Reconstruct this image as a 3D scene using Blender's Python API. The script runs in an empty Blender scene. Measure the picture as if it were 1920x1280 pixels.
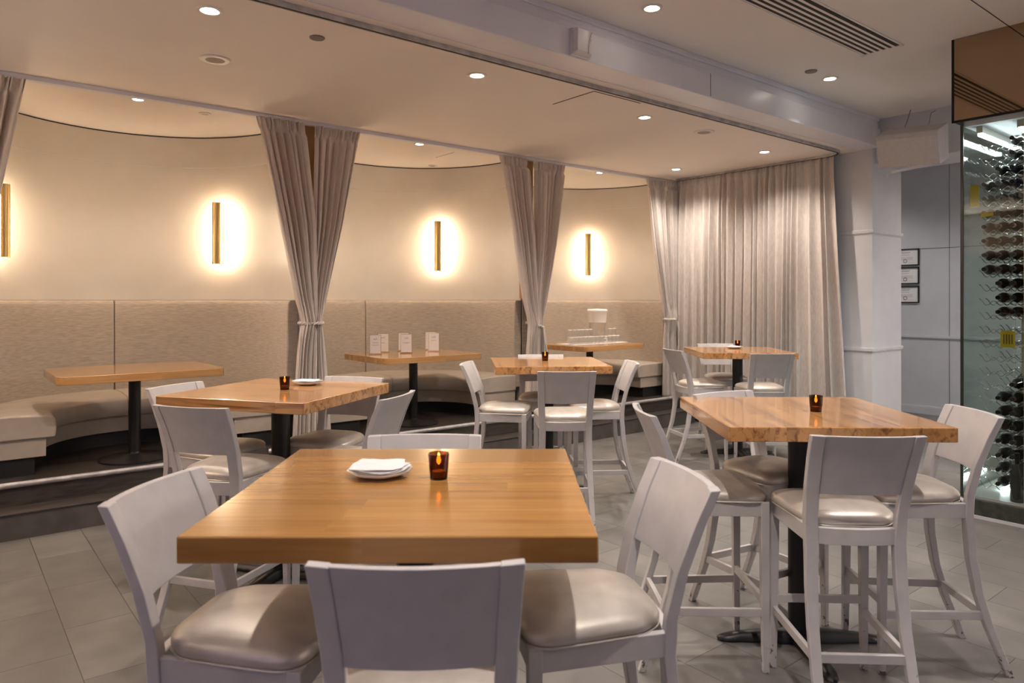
import bpy, bmesh, math, random
from mathutils import Vector, Matrix
PI = math.pi
sc = bpy.context.scene
COL = sc.collection
random.seed(7)

# ------------------------------------------------------------------ camera, world, exposure, large lights
TH = 0.6757                       # angle between the view direction and the room's long wall
CT, ST = math.cos(TH), math.sin(TH)
cam = bpy.data.cameras.new('camera')
cam.sensor_width = 36.0
cam.lens = 1341.0 / 1920.0 * 36.0
cam.shift_y = -77.0 / 1920.0
cam.clip_start = 0.05
cam.dof.use_dof = True
cam.dof.focus_distance = 4.2
cam.dof.aperture_fstop = 4.0
cam_ob = bpy.data.objects.new('camera', cam)
cam_ob.location = (0, 0, 1.58)
cam_ob.rotation_euler = (PI / 2, 0, -TH)
COL.objects.link(cam_ob)
sc.camera = cam_ob

world = bpy.data.worlds.new('world')
sc.world = world
world.use_nodes = True
world.node_tree.nodes['Background'].inputs[0].default_value = (0.55, 0.58, 0.70, 1)
world.node_tree.nodes['Background'].inputs[1].default_value = 0.05

sc.view_settings.view_transform = 'Standard'
sc.view_settings.look = 'None'
sc.view_settings.gamma = 1
sc.view_settings.use_curve_mapping = False
sc.view_settings.exposure = 0.28
sc.cycles.transparent_max_bounces = 48
sc.cycles.max_bounces = 14
sc.cycles.diffuse_bounces = 7

def area_light(name, loc, target, sx, sy, power, color):
    l = bpy.data.lights.new(name, 'AREA')
    l.shape = 'RECTANGLE'; l.size = sx; l.size_y = sy
    l.energy = power; l.color = color
    o = bpy.data.objects.new(name, l)
    o.location = loc
    o.rotation_euler = (Vector(target) - Vector(loc)).to_track_quat('-Z', 'Y').to_euler()
    COL.objects.link(o)
    return o

COOL_FILL_POWER = 17
# added cool area lights behind and beside the camera; their source is unknown
area_light('cool_fill_light', (-2.9, 0.2, 1.9), (3, 2.2, 1.6), 3.0, 1.5, COOL_FILL_POWER, (0.72, 0.62, 1.0))
area_light('cool_fill_light', (3.2, -3.8, 1.9), (4.5, 3.0, 1.6), 3.6, 1.5, 13, (0.85, 0.86, 1.0))

# added area lights aimed up to brighten the ceilings; no such lamps known
area_light('ceiling_fill_light', (8.2, -3.0, 2.75), (8.2, -2.9, 4.9), 4.5, .3, 800, (1.0, .88, .81)).data.spread = math.radians(120)
area_light('ceiling_fill_light', (-3.0, 0.0, 2.75), (-2.9, 0.0, 4.6), 6.0, .25, 30, (1.0, .88, .82)).data.spread = math.radians(120)

area_light('ceiling_fill_light', (-3.0, 5.0, 2.3), (-2.6, 5.0, 4.3), 2.4, .2, 240, (1.0, .82, .66)).data.spread = math.radians(140)  # added warm uplight for the low ceiling, lamps presumed out of view at left

DOWN_WARM = 118
DOWN_UP = 175
SCONCE_E = 63.0

# ------------------------------------------------------------------ materials
def mat(name, color, rough=0.5, metal=0.0, spec=0.5, coat=0.0, emit=None, emit_s=0.0, trans=0.0, ior=1.5, alpha=1.0):
    m = bpy.data.materials.new(name); m.use_nodes = True
    b = m.node_tree.nodes['Principled BSDF']
    b.inputs['Base Color'].default_value = (*color, 1)
    b.inputs['Roughness'].default_value = rough
    b.inputs['Metallic'].default_value = metal
    b.inputs['Specular IOR Level'].default_value = spec
    b.inputs['Coat Weight'].default_value = coat
    b.inputs['Coat Roughness'].default_value = 0.12
    b.inputs['Transmission Weight'].default_value = trans
    b.inputs['IOR'].default_value = ior
    if emit:
        b.inputs['Emission Color'].default_value = (*emit, 1)
        b.inputs['Emission Strength'].default_value = emit_s
    return m

def N(m, t): return m.node_tree.nodes.new(t)
def L(m, a, b): m.node_tree.links.new(a, b)
def bsdf(m): return m.node_tree.nodes['Principled BSDF']

def noisy(m, c1, c2, scale=8, stretch=(1, 1, 1), detail=4, bump=0.0, bscale=None, dist=0.002, lo=0.35, hi=0.65, coord='Object'):
    tc = N(m, 'ShaderNodeTexCoord'); mp = N(m, 'ShaderNodeMapping')
    mp.inputs['Scale'].default_value = stretch
    n = N(m, 'ShaderNodeTexNoise'); n.inputs['Scale'].default_value = scale; n.inputs['Detail'].default_value = detail
    r = N(m, 'ShaderNodeValToRGB')
    r.color_ramp.elements[0].position = lo; r.color_ramp.elements[0].color = (*c1, 1)
    r.color_ramp.elements[1].position = hi; r.color_ramp.elements[1].color = (*c2, 1)
    L(m, tc.outputs[coord], mp.inputs['Vector']); L(m, mp.outputs[0], n.inputs['Vector'])
    L(m, n.outputs[0], r.inputs[0]); L(m, r.outputs[0], bsdf(m).inputs['Base Color'])
    if bump:
        bp = N(m, 'ShaderNodeBump'); bp.inputs['Strength'].default_value = bump; bp.inputs['Distance'].default_value = dist
        src = n
        if bscale:
            src = N(m, 'ShaderNodeTexNoise'); src.inputs['Scale'].default_value = bscale; src.inputs['Detail'].default_value = 5
            L(m, mp.outputs[0], src.inputs['Vector'])
        L(m, src.outputs[0], bp.inputs['Height']); L(m, bp.outputs[0], bsdf(m).inputs['Normal'])
    return m

M = {}
M['wall'] = noisy(mat('cream_wall_paint', (.56, .52, .47), .42), (.55, .51, .46), (.58, .54, .49), 3)
M['ceil'] = noisy(mat('ceiling_paint', (.84, .78, .73), .7), (.83, .77, .72), (.85, .79, .74), 2)
M['ceil_up'] = noisy(mat('upper_ceiling_paint', (.84, .80, .77), .7), (.83, .79, .76), (.85, .81, .78), 2)
M['beam'] = noisy(mat('beam_gloss_paint', (.72, .72, .79), .3), (.70, .70, .77), (.74, .74, .81), 3)
M['panel'] = noisy(mat('white_wall_panel_paint', (.58, .59, .62), .45), (.565, .575, .605), (.595, .605, .635), 5)
M['chair'] = noisy(mat('white_chair_lacquer', (.50, .485, .485), .38), (.475, .46, .46), (.52, .505, .505), 14, detail=6)
def scuffs(m):
    # worn paint with bare wood showing on the lower legs and stretchers
    tc = N(m, 'ShaderNodeTexCoord'); sx = N(m, 'ShaderNodeSeparateXYZ'); L(m, tc.outputs['Object'], sx.inputs[0])
    n = N(m, 'ShaderNodeTexNoise'); n.inputs['Scale'].default_value = 26; n.inputs['Detail'].default_value = 6; n.inputs['Roughness'].default_value = .7
    L(m, tc.outputs['Object'], n.inputs['Vector'])
    h = N(m, 'ShaderNodeMapRange'); h.inputs['From Min'].default_value = .02; h.inputs['From Max'].default_value = .45
    h.inputs['To Min'].default_value = .10; h.inputs['To Max'].default_value = -.12
    L(m, sx.outputs[2], h.inputs['Value'])
    a = N(m, 'ShaderNodeMath'); a.operation = 'ADD'; L(m, n.outputs[0], a.inputs[0]); L(m, h.outputs[0], a.inputs[1])
    k = N(m, 'ShaderNodeMapRange'); k.inputs['From Min'].default_value = .64; k.inputs['From Max'].default_value = .68
    L(m, a.outputs[0], k.inputs['Value'])
    old = bsdf(m).inputs['Base Color'].links[0].from_socket
    mx = N(m, 'ShaderNodeMixRGB'); mx.inputs[2].default_value = (.10, .065, .045, 1)
    L(m, k.outputs[0], mx.inputs[0]); L(m, old, mx.inputs[1]); L(m, mx.outputs[0], bsdf(m).inputs['Base Color'])
scuffs(M['chair'])
M['seat'] = noisy(mat('champagne_vinyl', (.50, .44, .37), .42, metal=.4, spec=.6), (.46, .42, .37), (.58, .54, .49), 9, detail=8, bump=.25, bscale=60, dist=.001)
M['black'] = mat('black_metal', (.012, .012, .013), .38, metal=.2)
M['matte_black'] = mat('matte_black', (.006, .006, .006), .8)
M['brass'] = mat('brushed_brass', (.85, .60, .26), .32, metal=1.0)
M['gold'] = mat('gold_wire', (.70, .50, .24), .25, metal=1.0)
M['steel'] = mat('bright_steel_wire', (.75, .75, .76), .18, metal=1.0)
M['steelpost'] = mat('brushed_steel_post', (.42, .40, .36), .3, metal=1.0)
M['rail'] = noisy(mat('worn_aluminium', (.50, .49, .50), .5, metal=.6), (.38, .37, .38), (.56, .55, .56), 12)
M['bottle'] = mat('dark_bottle_glass', (.008, .009, .007), .06, spec=.8)
M['foil'] = mat('bottle_foil', (.02, .015, .015), .3, metal=.5)
M['yellow'] = mat('yellow_label', (.75, .55, .02), .6)
M['paper'] = mat('white_paper', (.80, .78, .77), .7)
M['ink'] = mat('grey_ink', (.12, .11, .12), .7)
M['seal'] = mat('blue_grey_seal', (.13, .14, .26), .7)
M['porcelain'] = mat('white_porcelain', (.80, .79, .78), .15, coat=.3)
M['napkin'] = mat('white_napkin', (.78, .76, .77), .85)
M['ply'] = noisy(mat('plain_plywood', (.32, .19, .09), .6), (.28, .165, .075), (.37, .225, .11), 3, stretch=(8, 8, 1))
M['sconce_glow'] = mat('sconce_diffuser', (.9, .85, .75), .5, emit=(1.0, .82, .60), emit_s=SCONCE_E)
M['lamp_glow'] = mat('downlight_lens', (1, 1, 1), .5, emit=(1.0, .86, .68), emit_s=30)
M['trim_ring'] = mat('white_trim_ring', (.72, .68, .64), .4)
M['grille'] = mat('speaker_grille', (.36, .32, .29), .7)
M['darkring'] = mat('dull_steel_disc', (.22, .19, .18), .45, metal=.4)
M['led'] = mat('cool_led_strip', (1, 1, 1), .5, emit=(.92, .97, 1.0), emit_s=26)
M['flame'] = mat('candle_flame', (1, .6, .1), .5, emit=(1.0, .46, .05), emit_s=14)
M['wax'] = mat('tealight_wax', (.85, .55, .25), .5, emit=(1.0, .42, .06), emit_s=.12)  # weak emission stands in for candlelight glowing in the wax
M['plinth'] = mat('black_plinth', (.01, .01, .01), .6)
M['cabinet_base'] = noisy(mat('dark_green_stone', (.03, .035, .03), .3), (.018, .022, .018), (.05, .06, .05), 20)
M['grey_shelf'] = mat('pale_grey_cabinet_floor', (.40, .42, .42), .4)
M['speaker'] = noisy(mat('painted_speaker_box', (.50, .47, .47), .6), (.48, .45, .45), (.52, .49, .49), 30)
M['sensor'] = mat('white_plastic', (.66, .64, .66), .35)
M['slot'] = mat('dark_slot', (.015, .012, .010), .7)

# bronze mirror
M['mirror'] = mat('bronze_mirror', (.37, .265, .17), .03, metal=1.0)

# thin glass: fresnel mix of clear tinted transmission and mirror reflection
def glass(name, tint, ior=1.45, rough=0.0, haze=0.0):
    m = bpy.data.materials.new(name); m.use_nodes = True
    nt = m.node_tree; nt.nodes.clear()
    out = nt.nodes.new('ShaderNodeOutputMaterial'); mix = nt.nodes.new('ShaderNodeMixShader')
    t = nt.nodes.new('ShaderNodeBsdfTransparent'); t.inputs[0].default_value = (*tint, 1)
    g = nt.nodes.new('ShaderNodeBsdfGlossy'); g.inputs['Roughness'].default_value = rough
    f = nt.nodes.new('ShaderNodeFresnel'); 
    ge = nt.nodes.new('ShaderNodeNewGeometry'); mr = nt.nodes.new('ShaderNodeMapRange')
    mr.inputs['To Min'].default_value = ior; mr.inputs['To Max'].default_value = 1/ior
    nt.links.new(ge.outputs['Backfacing'], mr.inputs['Value']); nt.links.new(mr.outputs[0], f.inputs[0])
    nt.links.new(f.outputs[0], mix.inputs[0]); nt.links.new(t.outputs[0], mix.inputs[1]); nt.links.new(g.outputs[0], mix.inputs[2])
    last = mix
    if haze:
        d = nt.nodes.new('ShaderNodeBsdfTranslucent'); d.inputs[0].default_value = (.95, .95, .93, 1)
        last = nt.nodes.new('ShaderNodeMixShader'); last.inputs[0].default_value = haze
        nt.links.new(mix.outputs[0], last.inputs[1]); nt.links.new(d.outputs[0], last.inputs[2])
    nt.links.new(last.outputs[0], out.inputs[0])
    return m
M['glass'] = glass('cabinet_glass', (.82, .87, .85), 1.27)
M['clear'] = glass('clear_tumbler_glass', (.985, .988, .988), 1.65, 0.0, .045)
M['frost'] = mat('frosted_plastic', (.85, .85, .83), .5)
M['amber'] = glass('smoked_amber_glass', (.42, .24, .15), 1.35, .1)
M['edge'] = mat('dark_glass_edge', (.02, .03, .025), .3)

# wood tops: boards running along local X
def wood(name, light, dark, board=.042, lo=.25, hi=.62):
    m = mat(name, light, .19, coat=.5, spec=.5)
    bsdf(m).inputs['Coat Roughness'].default_value = .06
    tc = N(m, 'ShaderNodeTexCoord'); sx = N(m, 'ShaderNodeSeparateXYZ'); L(m, tc.outputs['Object'], sx.inputs[0])
    def mth(op, a, b=None):
        n = N(m, 'ShaderNodeMath'); n.operation = op
        for i, v in enumerate((a, b)):
            if v is None: continue
            if isinstance(v, (int, float)): n.inputs[i].default_value = v
            else: L(m, v, n.inputs[i])
        return n.outputs[0]
    row = mth('FLOOR', mth('DIVIDE', sx.outputs[1], board))
    wr = N(m, 'ShaderNodeTexWhiteNoise'); wr.noise_dimensions = '1D'; L(m, row, wr.inputs['W'])
    xs = mth('ADD', sx.outputs[0], mth('MULTIPLY', wr.outputs[0], 3.0))
    seg = mth('FLOOR', mth('DIVIDE', xs, .75))
    cv = N(m, 'ShaderNodeCombineXYZ'); L(m, row, cv.inputs[0]); L(m, seg, cv.inputs[1])
    w2 = N(m, 'ShaderNodeTexWhiteNoise'); w2.noise_dimensions = '3D'; L(m, cv.outputs[0], w2.inputs['Vector'])
    mp = N(m, 'ShaderNodeCombineXYZ')
    L(m, mth('MULTIPLY', sx.outputs[0], 1.3), mp.inputs[0])
    L(m, mth('MULTIPLY', sx.outputs[1], 22.0), mp.inputs[1])
    L(m, mth('ADD', mth('MULTIPLY', sx.outputs[2], 18.0), mth('MULTIPLY', w2.outputs[0], 40.0)), mp.inputs[2])
    n = N(m, 'ShaderNodeTexNoise'); n.inputs['Scale'].default_value = 1.6; n.inputs['Detail'].default_value = 6; n.inputs['Distortion'].default_value = .6
    L(m, mp.outputs[0], n.inputs['Vector'])
    r = N(m, 'ShaderNodeValToRGB'); r.color_ramp.elements[0].position = lo; r.color_ramp.elements[1].position = hi
    r.color_ramp.elements[0].color = (*dark, 1); r.color_ramp.elements[1].color = (*light, 1)
    L(m, n.outputs[0], r.inputs[0])
    hs = N(m, 'ShaderNodeHueSaturation'); L(m, r.outputs[0], hs.inputs['Color'])
    L(m, mth('ADD', mth('MULTIPLY', w2.outputs[0], .30), .82), hs.inputs['Value'])
    L(m, hs.outputs[0], bsdf(m).inputs['Base Color'])
    # faint unevenness of the varnish
    n2 = N(m, 'ShaderNodeTexNoise'); n2.inputs['Scale'].default_value = 1.0; n2.inputs['Detail'].default_value = 2
    L(m, mp.outputs[0], n2.inputs['Vector'])
    bp = N(m, 'ShaderNodeBump'); bp.inputs['Strength'].default_value = .12; bp.inputs['Distance'].default_value = .001
    L(m, n2.outputs[0], bp.inputs['Height']); L(m, bp.outputs[0], bsdf(m).inputs['Normal'])
    return m
M['wood_gold'] = wood('golden_wood_top', (.44, .225, .062), (.33, .15, .036), .085)
M['wood_red'] = wood('striped_wood_top', (.52, .27, .10), (.20, .075, .026), .045, .30, .52)
M['wood_bay'] = wood('bay_table_wood', (.56, .31, .12), (.40, .20, .072), .05)

# fabrics
def fabric(name, c1, c2, scale, stretch, rough=.85, bump=.3):
    m = noisy(mat(name, c1, rough, spec=.2), c1, c2, scale, stretch, 4, bump, scale * 2, .002)
    bsdf(m).inputs['Sheen Weight'].default_value = .25
    return m
def cloth_through(m, k, col):
    nt = m.node_tree; out = [n for n in nt.nodes if n.type == 'OUTPUT_MATERIAL'][0]
    t = nt.nodes.new('ShaderNodeBsdfTranslucent'); t.inputs[0].default_value = (*col, 1)
    mx = nt.nodes.new('ShaderNodeMixShader'); mx.inputs[0].default_value = k
    nt.links.new(bsdf(m).outputs[0], mx.inputs[1]); nt.links.new(t.outputs[0], mx.inputs[2]); nt.links.new(mx.outputs[0], out.inputs[0])
M['curtain'] = fabric('taupe_curtain_cloth', (.70, .64, .59), (.78, .72, .67), 60, (1, 1, .25))
M['curtain_big'] = fabric('pale_curtain_cloth', (.50, .46, .43), (.58, .54, .51), 60, (1, 1, .25))
cloth_through(M['curtain'], .18, (.70, .60, .50))
M['banq'] = fabric('woven_banquette_cloth', (.37, .315, .255), (.49, .425, .355), 22, (.6, .6, 9))
M['banq_seat'] = noisy(mat('banquette_seat_vinyl', (.42, .36, .30), .5), (.41, .355, .295), (.47, .41, .345), 6, bump=.1, bscale=80)

# floor tiles, long joints along world Y
def tiles():
    m = mat('grey_floor_tile', (.2, .19, .17), .48)
    tc = N(m, 'ShaderNodeTexCoord'); sx = N(m, 'ShaderNodeSeparateXYZ'); L(m, tc.outputs['Object'], sx.inputs[0])
    cb = N(m, 'ShaderNodeCombineXYZ')
    ax = N(m, 'ShaderNodeMath'); ax.operation = 'ADD'; ax.inputs[1].default_value = -4.32 + 59.0
    ay = N(m, 'ShaderNodeMath'); ay.operation = 'ADD'; ay.inputs[1].default_value = -.47 + 29.5
    L(m, sx.outputs[1], ax.inputs[0]); L(m, sx.outputs[0], ay.inputs[0])
    L(m, ax.outputs[0], cb.inputs[0]); L(m, ay.outputs[0], cb.inputs[1])
    br = N(m, 'ShaderNodeTexBrick')
    br.offset = .5; br.offset_frequency = 2
    br.inputs['Scale'].default_value = 1; br.inputs['Mortar Size'].default_value = .0022
    br.inputs['Mortar Smooth'].default_value = .2
    br.inputs['Brick Width'].default_value = .59; br.inputs['Row Height'].default_value = .295
    br.inputs['Color1'].default_value = (.108, .104, .099, 1); br.inputs['Color2'].default_value = (.146, .141, .133, 1)
    br.inputs['Mortar'].default_value = (.035, .03, .026, 1)
    L(m, cb.outputs[0], br.inputs['Vector'])
    n = N(m, 'ShaderNodeTexNoise'); n.inputs['Scale'].default_value = 3.5; n.inputs['Detail'].default_value = 7
    L(m, tc.outputs['Object'], n.inputs['Vector'])
    mx = N(m, 'ShaderNodeMixRGB'); mx.blend_type = 'OVERLAY'; mx.inputs[0].default_value = .55
    L(m, br.outputs[0], mx.inputs[1]); L(m, n.outputs[0], mx.inputs[2]); L(m, mx.outputs[0], bsdf(m).inputs['Base Color'])
    bp = N(m, 'ShaderNodeBump'); bp.invert = True; bp.inputs['Strength'].default_value = .5; bp.inputs['Distance'].default_value = .003
    L(m, br.outputs[1], bp.inputs['Height']); L(m, bp.outputs[0], bsdf(m).inputs['Normal'])
    return m
M['tiles'] = tiles()
M['step'] = noisy(mat('dark_step_board', (.035, .028, .024), .5), (.022, .018, .016), (.055, .045, .038), 6, stretch=(1, 8, 8), detail=6)
M['riser'] = noisy(mat('dark_riser_tile', (.075, .068, .064), .5), (.06, .054, .05), (.09, .082, .077), 7, detail=6)
M['panelling'] = noisy(mat('dark_wood_panelling', (.10, .07, .05), .5), (.08, .055, .04), (.13, .09, .065), 3, stretch=(1, 1, .2))  # dark tone chosen to cut bounce off the unseen walls
M['panel_joint'] = mat('shadow_gap', (.04, .035, .03), .8)

# ------------------------------------------------------------------ mesh helpers
class MB:
    """collects vertices and faces, then links ONE mesh object"""
    def __init__(s): s.v = []; s.f = []; s.mi = []; s.cur = 0
    def add(s, vs, fs):
        o = len(s.v); s.v += [tuple(x) for x in vs]
        for f in fs: s.f.append([o + i for i in f]); s.mi.append(s.cur)
        return o
    def box(s, x0, x1, y0, y1, z0, z1, mtx=None):
        vs = [Vector(p) for p in [(x0,y0,z0),(x1,y0,z0),(x1,y1,z0),(x0,y1,z0),(x0,y0,z1),(x1,y0,z1),(x1,y1,z1),(x0,y1,z1)]]
        if mtx is not None: vs = [mtx @ v for v in vs]
        s.add(vs, [(3,2,1,0),(4,5,6,7),(0,1,5,4),(1,2,6,5),(2,3,7,6),(3,0,4,7)]); return s
    def bar(s, p0, p1, w, h, up=(0, 0, 1)):
        p0, p1 = Vector(p0), Vector(p1); d = (p1 - p0).normalized()
        side = d.cross(Vector(up)).normalized(); u2 = side.cross(d).normalized()
        vs = [p + side * a * w / 2 + u2 * b * h / 2 for p in (p0, p1) for a, b in ((-1,-1),(1,-1),(1,1),(-1,1))]
        s.add(vs, [(3,2,1,0),(4,5,6,7),(0,1,5,4),(1,2,6,5),(2,3,7,6),(3,0,4,7)]); return s
    def loft(s, secs, cap=True, closed=True):
        n = len(secs[0]); o = len(s.v)
        fs = []
        for k in range(len(secs) - 1):
            for i in range(n if closed else n - 1):
                j = (i + 1) % n
                fs.append((k*n+i, k*n+j, (k+1)*n+j, (k+1)*n+i))
        if cap:
            fs.append(tuple(reversed(range(n)))); fs.append(tuple((len(secs)-1)*n + i for i in range(n)))
        s.add([p for q in secs for p in q], fs); return s
    def lathe(s, prof, n=24, c=(0,0,0), axis='z', cap=True):
        secs = []
        for r, z in prof:
            q = []
            for i in range(n):
                a = 2*PI*i/n
                if axis == 'z': q.append((c[0]+r*math.cos(a), c[1]+r*math.sin(a), c[2]+z))
                else: q.append((c[0]+z, c[1]+r*math.cos(a), c[2]+r*math.sin(a)))
            secs.append(q)
        return s.loft(secs, cap)
    def tube(s, pts, r, n=8, closed=False):
        pts = [Vector(p) for p in pts]; secs = []
        m_ = len(pts); ref = Vector((0, 0, 1))
        for i, p in enumerate(pts):
            a = pts[(i-1) % m_] if closed else pts[max(i-1, 0)]
            b = pts[(i+1) % m_] if closed else pts[min(i+1, m_-1)]
            d = (b - a).normalized()
            x = d.cross(ref)
            if x.length < 1e-3: x = d.cross(Vector((1, 0, 0)))
            x.normalize(); y = x.cross(d).normalized()
            rr = r[i] if isinstance(r, (list, tuple)) else r
            secs.append([p + (x*math.cos(2*PI*k/n) + y*math.sin(2*PI*k/n))*rr for k in range(n)])
        if closed: secs.append(secs[0])
        return s.loft(secs, cap=not closed)
    def grid(s, fn, nu, nv):
        o = [fn(i/nu, j/nv) for j in range(nv+1) for i in range(nu+1)]
        w = nu + 1
        s.add(o, [(j*w+i, j*w+i+1, (j+1)*w+i+1, (j+1)*w+i) for j in range(nv) for i in range(nu)]); return s
    def prism(s, pts, z0, z1):
        return s.loft([[(x, y, z0) for x, y in pts], [(x, y, z1) for x, y in pts]])
    def build(s, name, m, parent=None, smooth=False, bevel=0, solid=0, seg=2, angle=40):
        me = bpy.data.meshes.new(name)
        me.from_pydata([tuple(p) for p in s.v], [], s.f)
        for mm in (m if isinstance(m, (list, tuple)) else [m]): me.materials.append(mm)
        for p, k in zip(me.polygons, s.mi): p.material_index = k
        bm = bmesh.new(); bm.from_mesh(me); bmesh.ops.remove_doubles(bm, verts=bm.verts, dist=1e-6)
        bmesh.ops.recalc_face_normals(bm, faces=bm.faces); bm.to_mesh(me); bm.free()
        if smooth:
            for p in me.polygons: p.use_smooth = True
            try: me.set_sharp_from_angle(angle=math.radians(angle))
            except Exception: pass
        o = bpy.data.objects.new(name, me); COL.objects.link(o)
        if parent: o.parent = parent
        if solid:
            md = o.modifiers.new('solid', 'SOLIDIFY'); md.thickness = solid; md.offset = 0
        if bevel:
            md = o.modifiers.new('bevel', 'BEVEL'); md.width = bevel; md.segments = seg; md.limit_method = 'ANGLE'; md.angle_limit = math.radians(40)
        return o

def tag(o, label=None, cat=None, group=None, kind=None):
    if label: o['label'] = label
    if cat: o['category'] = cat
    if group: o['group'] = group
    if kind: o['kind'] = kind
    return o
def thing(name, label, cat, loc=(0,0,0), rz=0, group=None):
    o = bpy.data.objects.new(name, None); COL.objects.link(o)
    o.empty_display_size = .1
    o.location = loc; o.rotation_euler = (0, 0, rz)
    return tag(o, label, cat, group)
def struct(o): o['kind'] = 'structure'; return o
KIDS = {}
def kids(o):
    return [c for c in bpy.data.objects if c.parent == o]
def dup(root, loc=None, rz=None, label=None, group=None, parent=None):
    ch = kids(root)
    r = root.copy(); COL.objects.link(r)
    if parent: r.parent = parent
    if loc is not None: r.location = loc
    if rz is not None: r.rotation_euler = (0, 0, rz)
    if label: r['label'] = label
    if group: r['group'] = group
    for c in ch: dup(c, parent=r)
    return r
def W(x, y):                       # plan point given along/across the first table's sides -> room axes
    return (x*CT + y*ST, -x*ST + y*CT)

# ================================================================== ROOM SHELL
ZC, ZU = 3.20, 3.52               # low ceiling, upper ceiling
ZP = 0.30                          # bay platform
BAYS = [1.30, 3.92, 6.52]
BC, RA, RB = 6.45, 1.25, 1.30      # bay arc centre line, half width, depth

struct(MB().box(-3.2, 12.2, -4.2, 8.6, -.1, 0).build('floor', M['tiles']))
# low ceiling over the dining strip and bays
struct(MB().box(-3.2, 8.2, 3.72, 8.6, ZC, ZC+.08).build('ceiling', M['ceil']))
struct(MB().box(-3.2, 12.2, -4.2, 3.60, ZU, ZU+.08).build('ceiling', M['ceil_up']))
struct(MB().box(8.2, 12.2, 3.60, 8.6, ZU, ZU+.08).build('ceiling', M['ceil_up']))
# beam: lower fascia projecting slightly under the upper face, crown at the top
b = MB()
b.box(-3.2, 7.80, 3.50, 3.78, 3.40, ZU)
b.box(-3.2, 7.80, 3.475, 3.78, 3.205, 3.40)
b.box(-3.2, 7.80, 3.485, 3.50, 3.475, ZU)
struct(b.build('trim_1', M['beam'], bevel=.006))
struct(MB().box(3.2+1.62, 3.2+1.625, 3.4735, 3.4755, 3.215, 3.395).build('trim_2', M['panel_joint']))
# curtain track along the beam and round the corner over the long curtain
def arc_pts(cx, cy, r, a0, a1, n): return [(cx+r*math.cos(a0+(a1-a0)*i/n), cy+r*math.sin(a0+(a1-a0)*i/n)) for i in range(n+1)]
tp = [(-3.0, 3.815)] + arc_pts(7.50, 4.035, .22, -PI/2, 0, 10) + [(7.72, 6.1)]
trk = MB()
for off in (0,):
    secs = []
    for i, (x, y) in enumerate(tp):
        a = Vector(tp[max(i-1,0)]); bb = Vector(tp[min(i+1,len(tp)-1)]); d = (bb-a).normalized(); nrm = Vector((-d.y, d.x))
        p = Vector((x, y))
        q = [p - nrm*.022, p + nrm*.022]
        secs.append([(q[0].x,q[0].y,ZC-.028),(q[1].x,q[1].y,ZC-.028),(q[1].x,q[1].y,ZC-.001),(q[0].x,q[0].y,ZC-.001)])
    trk.loft(secs)
tobj = trk.build('curtain_track', M['rail']); tag(tobj, 'long metal curtain track along the ceiling edge, curving round above the long curtain', 'curtain track')
slot = MB(); secs = []
for i, (x, y) in enumerate(tp):
    a = Vector(tp[max(i-1,0)]); bb = Vector(tp[min(i+1,len(tp)-1)]); d = (bb-a).normalized(); nrm = Vector((-d.y, d.x)); p = Vector((x, y))
    q = [p - nrm*.007, p + nrm*.007]
    secs.append([(q[0].x,q[0].y,ZC-.030),(q[1].x,q[1].y,ZC-.030),(q[1].x,q[1].y,ZC-.0275),(q[0].x,q[0].y,ZC-.0275)])
slot.loft(secs).build('track_slot', M['slot'], tobj)
# strip along the mouth of the bays
struct(MB().box(-3.2, 7.9, 6.185, 6.245, ZC-.035, ZC).build('trim_3', M['beam'], bevel=.004))

# bay walls: one undulating wall with a cusp of partition between bays
def bay_outline(inset=0.0, y0=6.27, n=48, ua=0.0):
    """list of point lists, one per bay"""
    out = []
    for uc in [-1.32] + BAYS:
        pts = []
        a, bb_ = RA - inset, RB - inset
        pts.append((uc - a, y0))
        for i in range(n+1):
            t = PI - PI*i/n
            pts.append((uc + a*math.cos(t), BC + bb_*math.sin(t)))
        pts.append((uc + a, y0))
        out.append(pts)
    return out
wallm = MB()
for (z0, z1, ins) in ((0, 2.895, 0.0), (2.895, 3.187, .014)):
    line = []
    for pts in bay_outline(ins): line += pts
    line = [(-3.2, 6.27)] + line + [(7.95, 6.27)]
    wallm.grid(lambda u, v, L_=line, a=z0, b_=z1: (L_[round(u*(len(L_)-1))][0], L_[round(u*(len(L_)-1))][1], a+(b_-a)*v), len(line)-1, 1)
    if ins:   # underside of the upper band
        lo = []
        for pts in bay_outline(0.0): lo += pts
        lo = [(-3.2, 6.27)] + lo + [(7.95, 6.27)]
        wallm.grid(lambda u, v, A=line, B=lo: ((A if v < .5 else B)[round(u*(len(A)-1))][0], (A if v < .5 else B)[round(u*(len(A)-1))][1], 2.895), len(line)-1, 1)
struct(wallm.build('wall_back', M['wall'], smooth=True, angle=50))
# dark shadow gap between the curved wall and the bay ceiling
g = MB()
line = []
for pts in bay_outline(.004): line += pts
g.grid(lambda u, v, L_=line: (L_[round(u*(len(L_)-1))][0], L_[round(u*(len(L_)-1))][1], 3.187+.013*v), len(line)-1, 1)
struct(g.build('trim_4', M['panel_joint']))
# small ledge over the banquette backs
ledge = MB()
for pts in bay_outline(0.0)[1:]:
    p2 = [(x, y) for x, y in pts]
    uc = (pts[0][0]+pts[-1][0])/2
    def off(p, d, uc=uc):
        v = Vector((p[0]-uc, p[1]-BC)) if p[1] > BC else Vector((p[0]-uc, 0))
        v.normalize(); return (p[0]-v.x*d, p[1]-v.y*d)
    ledge.loft([[(p[0],p[1],1.585),(*off(p,.022),1.585),(*off(p,.022),1.60),(p[0],p[1],1.60)] for p in p2])
struct(ledge.build('trim_5', M['wall'], smooth=True))
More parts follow.
